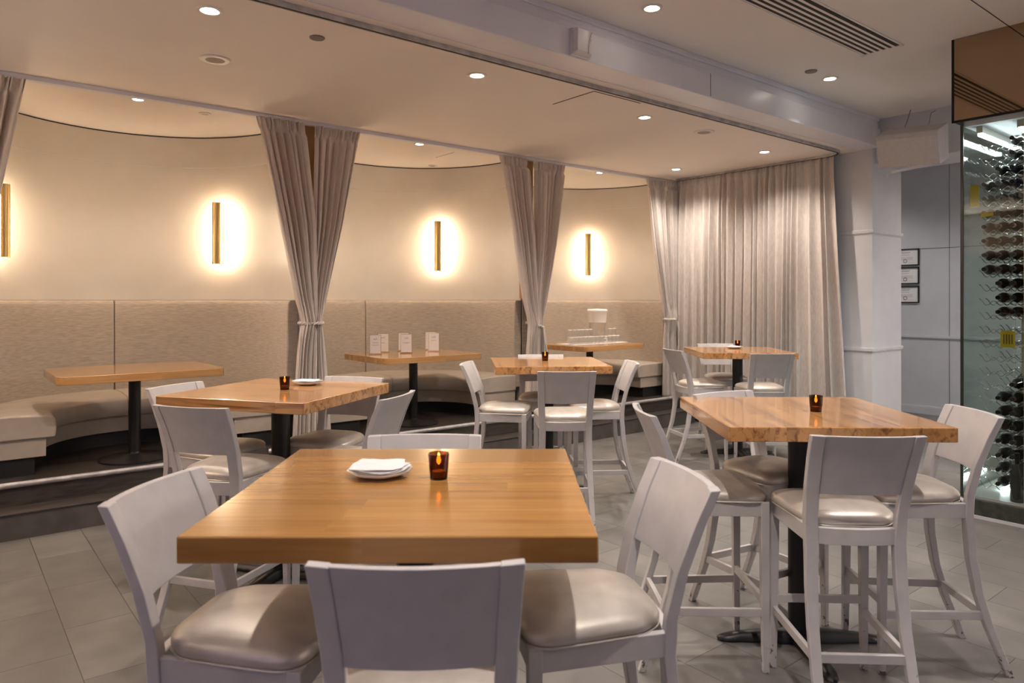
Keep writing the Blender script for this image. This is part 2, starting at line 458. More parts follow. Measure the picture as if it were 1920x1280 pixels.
# plywood edge of each partition
for k, uc in enumerate([-.01, 2.61, 5.22, 7.84]):
    if k == 3: continue
    struct(MB().box(uc-.062, uc+.10, 6.250, 6.30, 1.60, ZC-.03).build('trim_%d' % (6+k), M['ply']))
    struct(MB().box(uc-.05, uc+.05, 6.262, 6.30, 0, 1.60).build('trim_%d' % (16+k), M['banq']))

# platform and step
pl = MB(); pl.box(-3.2, 7.62, 5.93, 7.9, 0, ZP)
struct(pl.build('floor', M['step']))
st = MB(); st.box(-3.2, 7.62, 5.73, 5.93, 0, .165)
struct(st.build('trim_10', M['riser']))
struct(MB().box(-3.2, 7.62, 5.722, 5.93, .165, .176).build('trim_11', M['step'], bevel=.003))
rl = thing('nosing_rail', 'long worn metal tube rail along the platform edge under the banquettes', 'rail', (0, 0, 0))
MB().tube([(-3.0, 5.925, .322), (2, 5.925, .322), (7.42, 5.925, .322)], .020, 10).build('rail_tube', M['rail'], rl, smooth=True)
e = MB(); e.tube([(7.40, 5.925, .322), (7.46, 5.925, .322), (7.50, 5.93, .30), (7.50, 5.95, .20)], .026, 10)
e.build('end_bracket', M['rail'], rl, smooth=True)

# far right: wall behind the long curtain, pillar, header, corridor wall
struct(MB().box(7.88, 7.98, 3.60, 8.6, 0, 3.3).build('wall_right', M['panel']))
p = MB()
p.box(7.80, 8.50, 3.56, 4.2, 0, ZU)
struct(p.build('wall_pillar', M['panel'], bevel=.004))
p = MB()
for z in (1.05, 2.32):
    p.box(7.785, 8.515, 3.545, 4.2, z-.018, z+.018)
    p.box(7.792, 8.508, 3.552, 4.2, z-.03, z-.018)
struct(p.build('trim_12', M['panel'], bevel=.003))
struct(MB().box(7.86, 8.50, 1.2, 3.56, 3.05, ZU).build('wall_header', M['panel']))
# cream return of the wall above/beside the pillar towards the curtain
w = MB(); w.box(10.70, 10.80, -4.2, 8.6, 0, ZU)
struct(w.build('wall_far', M['panel']))
w = MB()
w.box(10.682, 10.70, -4, 8.6, 1.06, 1.095); w.box(10.69, 10.70, -4, 8.6, 1.045, 1.06)
w.box(10.685, 10.70, -4, 8.6, .0, .10); w.box(10.69, 10.70, -4, 8.6, .10, .115)
struct(w.build('baseboard_far', M['panel'], bevel=.002))
w = MB(); w.box(10.697, 10.70, -4, 8.6, 2.296, 2.302)
for v in (3.86, 5.08, 2.64, 1.42): w.box(10.697, 10.70, v-.002, v+.002, .1, ZU)
struct(w.build('trim_13', M['panel_joint']))
# walls outside the view that close the room
struct(MB().box(-3.3, -3.2, -4.2, 8.6, 0, ZU).build('wall_left', M['panelling']))
struct(MB().box(-3.3, 12.2, -4.3, -4.2, 0, ZU).build('wall_front', M['panelling']))

# ceiling: access panels (thin open seams)
p = MB()
def seam(p, pts, w=.006, z=ZC):
    for a, b_ in zip(pts, pts[1:]):
        p.bar((a[0], a[1], z-.0008), (b_[0], b_[1], z-.0008), w, .0016)
seam(p, [(3.96, 4.40), (3.96, 3.925), (4.50, 3.925)], .012); seam(p, [(4.40, 6.87), (4.40, 6.50)], .004)
struct(p.build('trim_14', M['panel_joint']))
p = MB(); seam(p, [(-3.0, 1.75), (5.9, 1.75)], .006, ZU); struct(p.build('trim_15', M['panel_joint']))

# ceiling air grille
gr = thing('air_grille', 'long black-slotted linear air grille in the upper ceiling', 'air vent', (0, 0, 0))
fr = MB(); U0, U1 = 1.5, 5.70
ys = [2.40 + i*.0465 for i in range(6)]
fr.box(U0, U1+.02, 2.375, 2.39, ZU-.006, ZU)
fr.box(U0, U1+.02, 2.675, 2.69, ZU-.006, ZU)
fr.box(U1, U1+.02, 2.375, 2.69, ZU-.006, ZU)
fr.build('frame', M['ceil_up'], gr)
sl = MB()
for y in ys: sl.box(U0, U1-.01, y, y+.026, ZU-.004, ZU+.001)
sl.build('slot', M['slot'], gr)
ba = MB()
for y in ys[:-1]: ba.box(U0, U1, y+.026, y+.0465, ZU-.006, ZU)
ba.build('blade', M['ceil_up'], gr)

# ================================================================== LIGHT FITTINGS
def spot(loc, power, color, ang=138, blend=.9, rad=.035):
    l = bpy.data.lights.new('downlight_lamp', 'SPOT'); l.energy = power; l.color = color
    l.spot_size = math.radians(ang); l.spot_blend = blend; l.shadow_soft_size = rad
    o = bpy.data.objects.new('downlight_lamp', l); o.location = loc; COL.objects.link(o)
    return o
def downlight(u, v, z, label, group, r=.048):
    t = thing('downlight', label, 'ceiling light', (u, v, z), 0, group)
    MB().lathe([(r+.022, 0), (r+.020, -.006), (r+.004, -.008), (r, -.004), (r-.004, .0)], 28).build('trim_ring', M['trim_ring'], t, smooth=True)
    MB().lathe([(r-.004, -.0045), (r-.006, -.0065), (.001, -.0075)], 24).build('lens', M['lamp_glow'], t, smooth=True)
    return t
WARM = (1.0, .85, .73); NEUT = (1.0, .90, .84)
lows = [(1.18, 4.17, 'recessed downlight in the low ceiling above the left middle table, nearest the top left'),
        (3.02, 4.17, 'recessed downlight in the low ceiling between the left middle table and the beam'),
        (4.87, 4.20, 'recessed downlight in the low ceiling just beyond the access panel'),
        (7.02, 4.36, 'recessed downlight in the low ceiling near the right end of the long curtain'),
        (7.10, 5.62, 'recessed downlight in the low ceiling near the left end of the long curtain')]
for u, v, lb in lows:
    downlight(u, v, ZC, lb, 'downlights in the low ceiling')
    spot((u, v, ZC-.03), DOWN_WARM*(.8 if u > 6.5 else 1), WARM)
for u, v, lb in [(1.25, 6.62, 'recessed downlight inside the first curtained bay'), (3.88, 6.62, 'recessed downlight inside the middle curtained bay'), (6.53, 6.62, 'recessed downlight inside the third curtained bay')]:
    downlight(u, v-.25, ZC, lb, 'downlights in the bays', .04)
    spot((u, v-.25, ZC-.03), DOWN_WARM*.5, WARM)
for u, v, lb in [(3.69, 3.12, 'recessed downlight in the upper ceiling left of the air grille'), (6.08, 3.14, 'recessed downlight in the upper ceiling beyond the air grille')]:
    downlight(u, v, ZU, lb, 'downlights in the upper ceiling')
    spot((u, v, ZU-.03), DOWN_UP, NEUT, 104, 1.0)
for u, v in [(9.5, 2.6), (9.5, 5.0)]:
    spot((u, v, ZU-.03), 75, (1.0, .95, .90))  # added corridor spots without fittings, to light the far wall and floor
spot((7.1, 1.3, ZU-.03), 130, (.95, .98, 1.0), 140)  # added spot out of view, put in to brighten the pillar
# the same grid of fittings carries on above and behind the viewer
for u, v, k in [(1.30, 3.12, .12), (1.30, .9, 1.25), (3.69, .9, 1), (6.08, .9, 1)]:
    spot((u, v, ZU-.03), DOWN_UP*k, NEUT, 104, 1.0)

def disc(u, v, z, r, m, name, label, cat, drop=.008):
    t = thing(name, label, cat, (u, v, z))
    MB().lathe([(r, 0), (r, -.004), (r*.93, -drop), (r*.86, -drop)], 28).build('rim', M['trim_ring'] if m is M['grille'] else m, t, smooth=True)
    MB().lathe([(r*.86, -drop*.8), (r*.5, -drop*1.1), (.001, -drop*1.2)], 24).build('cover', m, t, smooth=True)
    return t
disc(1.82, 4.19, ZC, .047, M['darkring'], 'sprinkler_cover', 'small dark round sprinkler cover in the low ceiling at upper left', 'sprinkler')
disc(1.45, 5.00, ZC, .10, M['grille'], 'ceiling_speaker', 'large round speaker grille in the low ceiling at upper left', 'speaker')
disc(1.80, 6.50, ZC, .05, M['grille'], 'sprinkler_cover', 'pale round sprinkler cover on the ceiling of the first bay', 'sprinkler')
disc(5.74, 4.21, ZC, .10, M['grille'], 'ceiling_speaker', 'round speaker grille in the low ceiling near the long curtain', 'speaker')
disc(4.63, 7.30, ZC, .055, M['grille'], 'sprinkler_cover', 'pale round sprinkler cover on the ceiling of the middle bay', 'sprinkler')
disc(5.76, 3.14, ZU, .05, M['darkring'], 'sprinkler_cover', 'small grey round sprinkler cover in the upper ceiling beside a downlight', 'sprinkler')

# brass sconces on the curved walls
def make_sconce(uc, ang, label, ra=RA, rb=RB):
    a = math.radians(ang)
    px, py = uc + ra*math.cos(a), BC + rb*math.sin(a)
    nx, ny = math.cos(a)/ra, math.sin(a)/rb; l_ = math.hypot(nx, ny); nx, ny = -nx/l_, -ny/l_
    t = thing('wall_sconce', label, 'wall lamp', (px, py, 2.235), math.atan2(ny, nx), 'brass wall sconces in the bays')
    h = .30
    # half round brass tube on the room side (local +x points into the room)
    prof = [(.115 + .042*math.cos(t_), .042*math.sin(t_)) for t_ in [(-PI/2 + PI*i/12) for i in range(13)]]
    inner = [(.115 + .038*math.cos(t_), .038*math.sin(t_)) for t_ in [(PI/2 - PI*i/12) for i in range(13)]]
    MB().prism(prof + inner, -h, h).build('half_tube', M['brass'], t, smooth=True)
    bk = MB(); bk.box(.0, .12, -.006, .006, -h+.004, h-.004)
    bk.build('spine', M['brass'], t)
    pl_ = MB(); pl_.box(.0, .012, -.045, .045, -.065, .065)
    pl_.build('wall_plate', M['brass'], t, bevel=.004)
    for s in (-1, 1):
        q = MB(); q.box(.080, .106, s*.010 if s > 0 else -.036, .036 if s > 0 else s*.010, -h+.012, h-.012)
        q.build('diffuser', M['sconce_glow'], t, bevel=.004)
    return t
make_sconce(1.30, 141, 'brass wall sconce at the far left edge, half behind the first curtain')
make_sconce(1.30, 43.5, 'brass wall sconce between the first and second curtains')
make_sconce(3.92, 46, 'brass wall sconce in the middle bay, left of the third curtain')
make_sconce(6.52, 48, 'brass wall sconce in the third bay, above the water dispenser')
# their twins on the other sides of the bays, behind the tied curtains
make_sconce(3.92, 141, 'brass wall sconce hidden behind the second tied curtain')
make_sconce(6.52, 141, 'brass wall sconce hidden behind the third tied curtain')

# ================================================================== BANQUETTES
def off_outline(uc, inset_a, inset_b, y0, n=40):
    a, b_ = RA-inset_a, RB-inset_b
    return [(uc-a, y0)] + [(uc+a*math.cos(PI-PI*i/n), BC+b_*math.sin(PI-PI*i/n)) for i in range(n+1)] + [(uc+a, y0)]
def band(mb, outer, inner, sec):
    """sec: list of (t, z): t 0 = outer line, 1 = inner line; loft closed section"""
    secs = [[(o[0]+(i[0]-o[0])*t, o[1]+(i[1]-o[1])*t, z) for t, z in sec] for o, i in zip(outer, inner)]
    mb.loft(secs)
def split(lst, a, b_): return lst[a:b_+1]
def banquette(uc, label):
    t = thing('banquette', label, 'banquette', (0, 0, 0), 0, 'curved banquettes in the bays')
    n = 40
    out = off_outline(uc, .004, .004, 6.275, n); inn = off_outline(uc, .105, .105, 6.275, n)
    m = len(out); mid = m//2
    sec = [(0, .60), (1, .60), (1.08, 1.0), (1, 1.45), (.97, 1.54), (.88, 1.568), (.7, 1.582), (0, 1.582)]
    for a, b_ in ((0, mid), (mid, m-1)):
        mb = MB()
        o_, i_ = split(out, a, b_), split(inn, a, b_)
        # tuck the ends in slightly so that the seam reads
        def shr(lst, k):
            lst = list(lst); i = 0 if k == 0 else -1; j = 1 if k == 0 else -2
            lst[i] = (lst[i][0]*.96+lst[j][0]*.04, lst[i][1]*.96+lst[j][1]*.04); return lst
        if a == 0: o_ = shr(o_, 1); i_ = shr(i_, 1)
        else: o_ = shr(o_, 0); i_ = shr(i_, 0)
        band(mb, o_, i_, sec)
        mb.build('back_cushion', M['banq'], t, smooth=True, angle=60, bevel=.008)
    so = off_outline(uc, .09, .09, 6.26, n); si = off_outline(uc, .63, .74, 6.26, n)
    so = [(so[0][0]-.0, so[0][1])] + so[1:]
    sec = [(0, .565), (.985, .565), (1, .58), (1.01, .64), (1, .70), (.975, .722), (.9, .735), (.5, .745), (0, .74)]
    cuts = [0, mid, m-1]
    for a, b_ in zip(cuts, cuts[1:]):
        mb = MB(); band(mb, split(so, a, b_), split(si, a, b_), sec)
        mb.build('seat_cushion', M['banq_seat'], t, smooth=True, angle=60, bevel=.012)
    bo = off_outline(uc, .09, .09, 6.28, n); bi = off_outline(uc, .57, .68, 6.28, n)
    mb = MB(); band(mb, bo, bi, [(0, .43), (1, .43), (1, .565), (0, .565)])
    mb.build('seat_base', M['banq_seat'], t, smooth=True, bevel=.004)
    po = off_outline(uc, .09, .09, 6.30, n); pi_ = off_outline(uc, .50, .60, 6.30, n)
    mb = MB(); band(mb, po, pi_, [(0, ZP), (1, ZP), (1, .43), (0, .43)])
    mb.build('plinth', M['plinth'], t, smooth=True)
    return t
banquette(BAYS[0], 'curved beige banquette in the first bay, nearest on the left')
banquette(BAYS[1], 'curved beige banquette in the middle bay behind the table of menu cards')
banquette(BAYS[2], 'curved beige banquette in the third bay behind the water dispenser')

# ================================================================== CURTAINS
ZT = ZC - .04
def smooth01(t): t = max(0, min(1, t)); return t*t*(3-2*t)
def tied_half(u0, top, mid_, tie, low, zt, zb, v0, nf, seed, label, group, mname='curtain', rz=0, lead=0.0):
    """top/mid/tie/low: (left,right) u offsets of the panel; folds run down the cloth"""
    rnd = random.Random(seed)
    ph = [rnd.uniform(0, 6.28) for _ in range(6)]
    fy = [-.03]
    while fy[-1] < 1.03: fy.append(fy[-1] + rnd.uniform(.6, 1.45)/(nf+2))
    fa = [rnd.uniform(.6, 1.15) for _ in fy]
    def fn(s, t):
        z = ZT + (zb - ZT)*t
        if z > zt:
            k = (ZT - z)/(ZT - zt)
            if k < .5: kk = k/.5; l = top[0]+(mid_[0]-top[0])*kk; r = top[1]+(mid_[1]-top[1])*kk
            else: kk = (k-.5)/.5; l = mid_[0]+(tie[0]-mid_[0])*kk; r = mid_[1]+(tie[1]-mid_[1])*kk
            # ease the outline so it sags like hung cloth
        else:
            k2 = (zt - z)/(zt - zb); kk = k2**.6
            l = tie[0]+(low[0]-tie[0])*kk; r = tie[1]+(low[1]-tie[1])*kk
            k = 1
        w = r - l
        # folds of uneven width with rounded crests and narrow valleys
        sw = s + .010*math.sin(2*PI*s*1.5+ph[0]+t)
        k_ = 0
        while k_ < len(fy)-2 and sw > fy[k_+1]: k_ += 1
        q_ = (sw-fy[k_])/(fy[k_+1]-fy[k_])
        c_ = .5-.5*math.cos(2*PI*q_)
        f = (2*max(0, c_)**.6-1)*fa[k_] + .16*math.sin(2*PI*q_*2+5*t+ph[3])*smooth01((t-.05)/.2)
        amp = .044
        near = math.exp(-((z-zt)/.16)**2)
        amp = amp*(1-.45*near)
        if z > ZT - .13:      # shirred heading, fine ruffles pinched at the tape
            q = (ZT - z)/.13
            pinch = 1 - .75*math.exp(-((q-.72)/.16)**2)
            f2 = math.sin(2*PI*nf*2.2*s + ph[5]) + .4*math.sin(2*PI*nf*3.7*s)
            blend = smooth01((q-.8)/.2)
            f = f*blend + f2*(1-blend); amp = amp*blend + .024*pinch*(1-blend)
        sx = l + w*s + .010*math.cos(2*PI*nf*sw+ph[2])*min(1, w/.3)
        bulge = -.05*math.sin(PI*s)*near*1.2
        y = v0 - lead - amp*f*(1-.25*(z < zt)) + bulge
        return (u0+sx, y, z)
    mb = MB(); mb.grid(fn, 150, 90)
    o = mb.build('curtain', M[mname], smooth=True, solid=.004, angle=180)
    tag(o, label, 'curtain', group)
    return o
def tieback(u0, v0, z, rw, label, drop=False, rd=.075, slant=0.0):
    pts = []
    for i in range(36):
        a = 2*PI*i/36
        pts.append((rw*math.cos(a), rd*math.sin(a), slant*math.cos(a)))
    t = thing('rope_tieback', label, 'curtain tie', (u0, v0, z), 0, 'rope tiebacks')
    mb = MB()
    for k in range(2):
        q = [(p[0]*(1+.03*math.cos(9*i*2*PI/36+k*PI)), p[1]*(1+.08*math.cos(9*i*2*PI/36+k*PI)), p[2]+.009*math.sin(9*i*2*PI/36+k*PI)) for i, p in enumerate(pts)]
        mb.tube(q, .0085, 6, True)
    mb.build('rope_loop', M['curtain'], t, smooth=True)
    if drop:
        mb = MB()
        for k in range(2):
            mb.tube([(.05+.012*k, -rd-.012, -.03), (.07+.014*math.sin(k), -rd-.02, -.16), (.06+.03*k, -rd-.02, -.30), (.075, -rd-.015, -.40)], .009, 6)
        mb.build('rope_tail', M['curtain'], t, smooth=True)
    return t
VC = 6.165
tied_half(-.01, (.08, .50), (.04, .34), (-.02, .13), (-.02, .20), 1.376, .33, VC, 5, 3, 'tied-back taupe curtain at the far left edge of the view', None)
tied_half(2.61, (-.50, -.075), (-.30, .03), (-.10, .045), (-.18, .03), 1.376, .33, VC, 5, 11, 'taupe curtain tied in the middle, left half of the nearest full pair', None, lead=.03)
tied_half(2.61, (.045, .49), (.035, .31), (-.02, .10), (.0, .20), 1.376, .33, VC, 5, 12, 'taupe curtain tied in the middle, right half of the nearest full pair', None)
tieback(2.61, VC-.02, 1.376, .112, 'twisted rope tieback round the nearest full pair of curtains')
tied_half(5.22, (-.46, -.08), (-.27, .02), (-.075, .06), (-.12, .05), 1.29, .33, VC, 5, 21, 'taupe curtain left half of the pair beside the water dispenser table', None, lead=.03)
tied_half(5.22, (.03, .50), (.04, .34), (.0, .14), (.02, .30), 1.29, .33, VC, 5, 22, 'taupe curtain right half of the pair beside the water dispenser table', None)
tieback(5.255, VC-.02, 1.30, .115, 'twisted rope tieback with hanging tail on the pair beside the water dispenser table', True, slant=-.03)
tied_half(7.42, (-.24, .10), (-.10, .15), (.10, .20), (.07, .24), 1.33, .30, VC, 7, 31, 'pale curtain tied beside the left end of the long curtain', None, 'curtain_big', lead=.02)
tied_half(7.42, (.12, .29), (.15, .27), (.17, .25), (.17, .28), 1.33, .26, VC-.06, 5, 32, 'narrow pale curtain between the tied curtain and the long curtain', None, 'curtain_big')
tieback(7.595, VC-.05, 1.33, .085, 'rope tieback round the narrow curtain next to the long curtain', True)
# long drawn curtain along the right side
def long_curtain():
    rnd = random.Random(5)
    ys = [0.0]
    nf = 23
    for i in range(nf): ys.append(ys[-1] + rnd.uniform(.45, 1.7))
    tot = ys[-1]; ys = [y/tot for y in ys]
    rnd_sh = [rnd.random() < .65 for _ in range(nf+1)]
    amps = [rnd.uniform(.55, 1.2) for _ in range(nf+1)]
    drift = [rnd.uniform(-1, 1) for _ in range(nf+1)]
    def fn(s, t):
        z = (ZC-.035) + (.09 - (ZC-.035))*t
        k = 0
        while k < nf-1 and s > ys[k+1]: k += 1
        ph = (s-ys[k])/(ys[k+1]-ys[k])
        f = math.cos(2*PI*ph); f = 1 - 2*((1-f)/2)**.62 if rnd_sh[k] else -1 + 2*((1+f)/2)**.7
        A = amps[k]*(1-ph) + amps[k+1]*ph
        D = drift[k]*(1-ph)+drift[k+1]*ph
        head = smooth01(t/.06)
        amp = (.026 + .046*t**.5)*A*(.35+.65*head)
        amp += .006*math.sin(7*t+k)
        # right end (low v) flares outward towards the floor
        v_top = 6.12 - 2.20*s
        flare = -.16*smooth01((s-.80)/.2)*t
        v = v_top + flare + .018*D*t + .012*math.sin(2*PI*ph)*t
        fine = 0
        if t < .045: fine = .008*math.sin(2*PI*ph*2)
        x = 7.70 - .02*t - amp*f - fine
        # follow the curved corner of the track
        if v_top < 4.05: x -= (4.05 - v_top)**2*1.6*(1-.3*t)
        return (x, v, z)
    mb = MB(); mb.grid(fn, 520, 44)
    o = mb.build('curtain', M['curtain_big'], smooth=True, solid=.004, angle=180)
    tag(o, 'long pale drawn curtain in many folds hiding the right-hand wall', 'curtain')
long_curtain()

# ================================================================== BAR STOOLS
def postx(z):
    """front-back position of the rear leg / back post"""
    P = [(0, -.325), (.08, -.295), (.2, -.245), (.35, -.20), (.5, -.175), (.66, -.165), (.76, -.172), (.88, -.20), (1.0, -.245), (1.09, -.287)]
    for (a, xa), (b_, xb) in zip(P, P[1:]):
        if z <= b_: return xa + (xb-xa)*(z-a)/(b_-a)
    return P[-1][1]
def postw(z):                       # outer half width of the back
    if z < .66: return .196 - .006*(z/.66) - .004
    return .186 + (.205-.186)*((z-.66)/.43)
def warp(x, y, z):
    if z < .60: return (x, y, z)
    k = min(1, (z-.60)/.15); w = postw(z)
    return (x - .030*k*(1-(y/w)**2) + .008*k, y, z)
def make_stool(label):
    t = thing('bar_stool', label, 'bar stool', (0, 0, 0))
    cm = M['chair']
    # rear legs, each running up into the back
    for s in (-1, 1):
        secs = []
        zs = [0, .04, .08, .14, .2, .28, .35, .42, .5, .58, .66, .71, .76, .82, .88, .94, 1.0, 1.05, 1.09]
        for z in zs:
            w = postw(z); wid = .034 + .012*min(1, z/.6); dep = .028 + .006*max(0, 1-abs(z-.65)/.65)
            x = postx(z)
            q = [(x-dep/2, s*w, z), (x+dep/2, s*w, z), (x+dep/2, s*(w-wid), z), (x-dep/2, s*(w-wid), z)]
            secs.append([warp(*p) for p in q])
        MB().loft(secs).build('leg', cm, t, smooth=True, bevel=.003, angle=30)
    for s in (-1, 1):
        secs = []
        for z, w in ((0, .026), (.3, .032), (.725, .036)):
            x = .215; y = s*.205
            secs.append([(x-w, y-s*0, z), (x, y, z), (x, y-s*w, z), (x-w, y-s*w, z)])
        MB().loft(secs).build('leg', cm, t, bevel=.003)
    # back panel between the posts
    mb = MB()
    def pan(front):
        def fn(u, v):
            z0, z1 = .858, 1.09
            z = z0 + (z1-z0)*v; w = postw(z) - .0455; y = -w + 2*w*u
            x, yy, zz = warp(postx(z), y, z)
            return (x + (.009 if front else -.011), yy, zz)
        return fn
    nu, nv = 14, 6
    a = [pan(True)(i/nu, j/nv) for j in range(nv+1) for i in range(nu+1)]
    b_ = [pan(False)(i/nu, j/nv) for j in range(nv+1) for i in range(nu+1)]
    W_ = nu+1; o1 = len(a); fs = []
    for j in range(nv):
        for i in range(nu):
            fs.append((j*W_+i, j*W_+i+1, (j+1)*W_+i+1, (j+1)*W_+i)); fs.append((o1+j*W_+i, o1+(j+1)*W_+i, o1+(j+1)*W_+i+1, o1+j*W_+i+1))
    for i in range(nu):
        fs.append((i, o1+i, o1+i+1, i+1)); k = nv*W_; fs.append((k+i, k+i+1, o1+k+i+1, o1+k+i))
    for j in range(nv):
        fs.append((j*W_, (j+1)*W_, o1+(j+1)*W_, o1+j*W_)); k = nu; fs.append((j*W_+k, o1+j*W_+k, o1+(j+1)*W_+k, (j+1)*W_+k))
    mb.add(a+b_, fs); mb.build('backrest', cm, t, smooth=True, bevel=.002, angle=50)
    # aprons
    mb = MB()
    mb.box(.188, .212, -.18, .18, .662, .724)
    for s in (-1, 1):
        mb.bar((.20, s*.190, .693), (-.155, s*.170, .693), .022, .062)
    secs = []
    for i in range(11):
        y = -.150 + .30*i/10
        xx = -.165 - .020*(1-(y/.15)**2)
        secs.append([(xx-.012, y, .660), (xx+.012, y, .660), (xx+.012, y, .722), (xx-.012, y, .722)])
    mb.loft(secs)
    mb.build('seat_frame', cm, t, bevel=.002)
    # stretchers
    MB().box(.186, .204, -.178, .178, .285, .318).build('stretcher', cm, t, bevel=.002)
    MB().box(postx(.255)-.010, postx(.255)+.010, -.158, .158, .238, .272).build('stretcher', cm, t, bevel=.002)
    for s in (-1, 1):
        MB().bar((.19, s*.188, .252), (postx(.25), s*.172, .252), .018, .034).build('stretcher', cm, t, bevel=.002)
    # upholstered pad: rounded trapezoid, domed
    def outline(k, z, sc_=1.0, n=48):
        pts = []
        for i in range(n):
            a = 2*PI*i/n; ca, sa = math.cos(a), math.sin(a); e = 2/5.5
            x = math.copysign(abs(ca)**e, ca); y = math.copysign(abs(sa)**e, sa)
            hw = .195 + .024*x       # wider to the front
            X = .027 + .195*x*sc_; Y = hw*y*sc_
            if x < -.6: Y *= 1-.16*max(0, (-x-.6)/.4)
            pts.append((X*1.0 if True else X, Y, z))
        return pts
    rings = [(0.955, .722), (.985, .726), (1.012, .735), (1.012, .746), (.985, .758), (.93, .767), (.82, .776), (.65, .783), (.42, .788), (.2, .790), (.02, .7905)]
    mb = MB(); mb.loft([outline(0, z, s_) for s_, z in rings]); seat_ob = mb.build('seat', M['seat'], t, smooth=True, angle=80)
    mb = MB(); mb.tube([(p[0], p[1], .7245) for p in outline(0, .7245, 1.0, 40)], .0035, 6, True); mb.build('piping', M['seat'], seat_ob, smooth=True)
    return t
stool0 = make_stool('x'); used = False
def stool(x, y, fx, fy, label, group):
    """x,y: plan point under the middle of the top rail; fx,fy: facing direction"""
    global used
    u, v = W(x, y); du, dv = W(fx, fy); l_ = math.hypot(du, dv); du, dv = du/l_, dv/l_
    loc = (u + du*.279, v + dv*.279, 0); rz = math.atan2(dv, du)
    if not used:
        used = True; stool0.location = loc; stool0.rotation_euler = (0, 0, rz); tag(stool0, label, 'bar stool', group); return stool0
    return dup(stool0, loc, rz, label, group)
G1, G2, G3, G4, G5 = ('bar stools round the nearest table', 'bar stools round the right-hand table', 'bar stools round the table with candle beside plate on the left', 'bar stools round the small central table', 'bar stools round the far table by the long curtain')
stool(-.95, 1.906, .992, -.125, 'white bar stool at the left side of the nearest table', G1)
stool(-.18, 1.342, -.03, 1, 'white bar stool seen from behind at the bottom centre, closest to the camera', G1)
stool(.487, 2.043, -.98, -.19, 'white bar stool at the right side of the nearest table, seat half in bright light', G1)
stool(-.316, 2.597, .03, -1, 'white bar stool behind the nearest table, only its top edge showing', G1)
stool(1.293, 2.597, .05, 1, 'white bar stool seen from behind in front of the right-hand table', G2)
stool(2.055, 3.187, -1, .06, 'white bar stool at the right side of the right-hand table, near the wine cabinet', G2)
stool(.596, 3.23, .998, .01, 'white bar stool at the left side of the right-hand table, cream curved back edge showing', G2)
stool(1.126, 3.815, .475, -.88, 'white bar stool turned at an angle behind the right-hand table', G2)
stool(-1.49, 3.31, .287, .958, 'white bar stool seen from behind at the near left of the left middle table', G3)
stool(-1.956, 4.152, .945, -.327, 'white bar stool at the far left of the left middle table, beyond its corner', G3)
stool(-.593, 3.72, -.968, .25, 'white bar stool at the right side of the left middle table, back seen edge-on', G3)
stool(-1.01, 4.576, -.296, -.955, 'white bar stool behind the left middle table in front of the tied curtain', G3)
stool(.38, 4.94, -.02, 1, 'white bar stool seen from behind in front of the small central table', G4)
stool(-.357, 5.62, .99, -.13, 'white bar stool at the left side of the small central table', G4)
stool(.957, 5.71, -1, -.05, 'white bar stool at the right side of the small central table', G4)
stool(.26, 6.47, 0, -1, 'white bar stool behind the small central table, mostly hidden', G4)
stool(1.60, 7.13, .97, .23, 'white bar stool at the left side of the far table, back seen edge-on', G5)
stool(2.395, 6.57, 0, 1, 'white bar stool seen from behind in front of the far table', G5)
stool(2.30, 8.10, .03, -1, 'white bar stool behind the far table against the long curtain', G5)

# ================================================================== TABLES
def pedestal(t, ztop, floor_z=0, r=.052, cross=True, arm=.36, plate=.26):
    zt = ztop - floor_z - .06
    MB().lathe([(r, .03), (r, zt)], 28).build('pole', M['black'], t, smooth=True)
    mb = MB()
    if cross:
        for a in range(4):
            R = Matrix.Rotation(a*PI/2, 4, 'Z')
            secs = []
            for x, w, h in ((.0, .052, .058), (.10, .046, .055), (.28, .030, .040), (arm-.03, .034, .030), (arm, .026, .024), (arm+.022, .010, .018)):
                secs.append([R @ Vector(p) for p in ((x, -w, .006), (x, w, .006), (x, w*.8, h*.8), (x, w*.3, h), (x, -w*.3, h), (x, -w*.8, h*.8))])
            mb.loft(secs)
        base_ob = mb.build('base', M['black'], t, smooth=True, angle=50)
        mb = MB()
        for a in range(4):
            mb.lathe([(.022, 0), (.022, .008)], 12, c=((arm-.03)*math.cos(a*PI/2), (arm-.03)*math.sin(a*PI/2), 0))
        mb.build('glide', M['black'], base_ob)
    else:
        mb.lathe([(.26, 0), (.26, .012), (.24, .018), (.08, .030), (r+.004, .045), (r, .06)], 36)
        mb.build('base', M['black'], t, smooth=True)
    mb = MB()
    for a in (0, 1):
        R = Matrix.Rotation(a*PI/2, 4, 'Z')
        secs = []
        for x, h in ((-plate, .006), (-.05, .035), (.05, .035), (plate, .006)):
            secs.append([R @ Vector(p) for p in ((x, -.03, zt), (x, .03, zt), (x, .03, zt-h), (x, -.03, zt-h))])
        mb.loft(secs)
    mb.build('top_bracket', M['black'], t)
def square_table(x, y, rot, label, wm, turn, cutoff=0, sz=.914):
    u, v = W(x, y)
    t = thing('pedestal_table', label, 'table', (u, v, 0), rot - TH, 'square bar-height tables')
    h = sz/2
    mb = MB().box(-h, h, -h, h, 1.01, 1.07)
    top = mb.build('tabletop', M[wm], t, bevel=.004)
    if turn: top.rotation_euler = (0, 0, PI/2)
    pedestal(t, 1.07)
    return t
square_table(-.271, 2.004, .004, 'nearest square golden wood bar table with plate and candle', 'wood_gold', False)
square_table(1.339, 3.328, -.02, 'square striped wood bar table on the right with one candle glass', 'wood_red', True)
square_table(-1.333, 4.123, -.305, 'square wood bar table left of centre with candle right beside a plate', 'wood_red', False)
square_table(.295, 5.975, .07, 'small-looking square wood bar table at centre in front of the curtain pair', 'wood_red', True)
square_table(2.332, 7.394, -.032, 'farthest square wood bar table in front of the long curtain', 'wood_red', True)
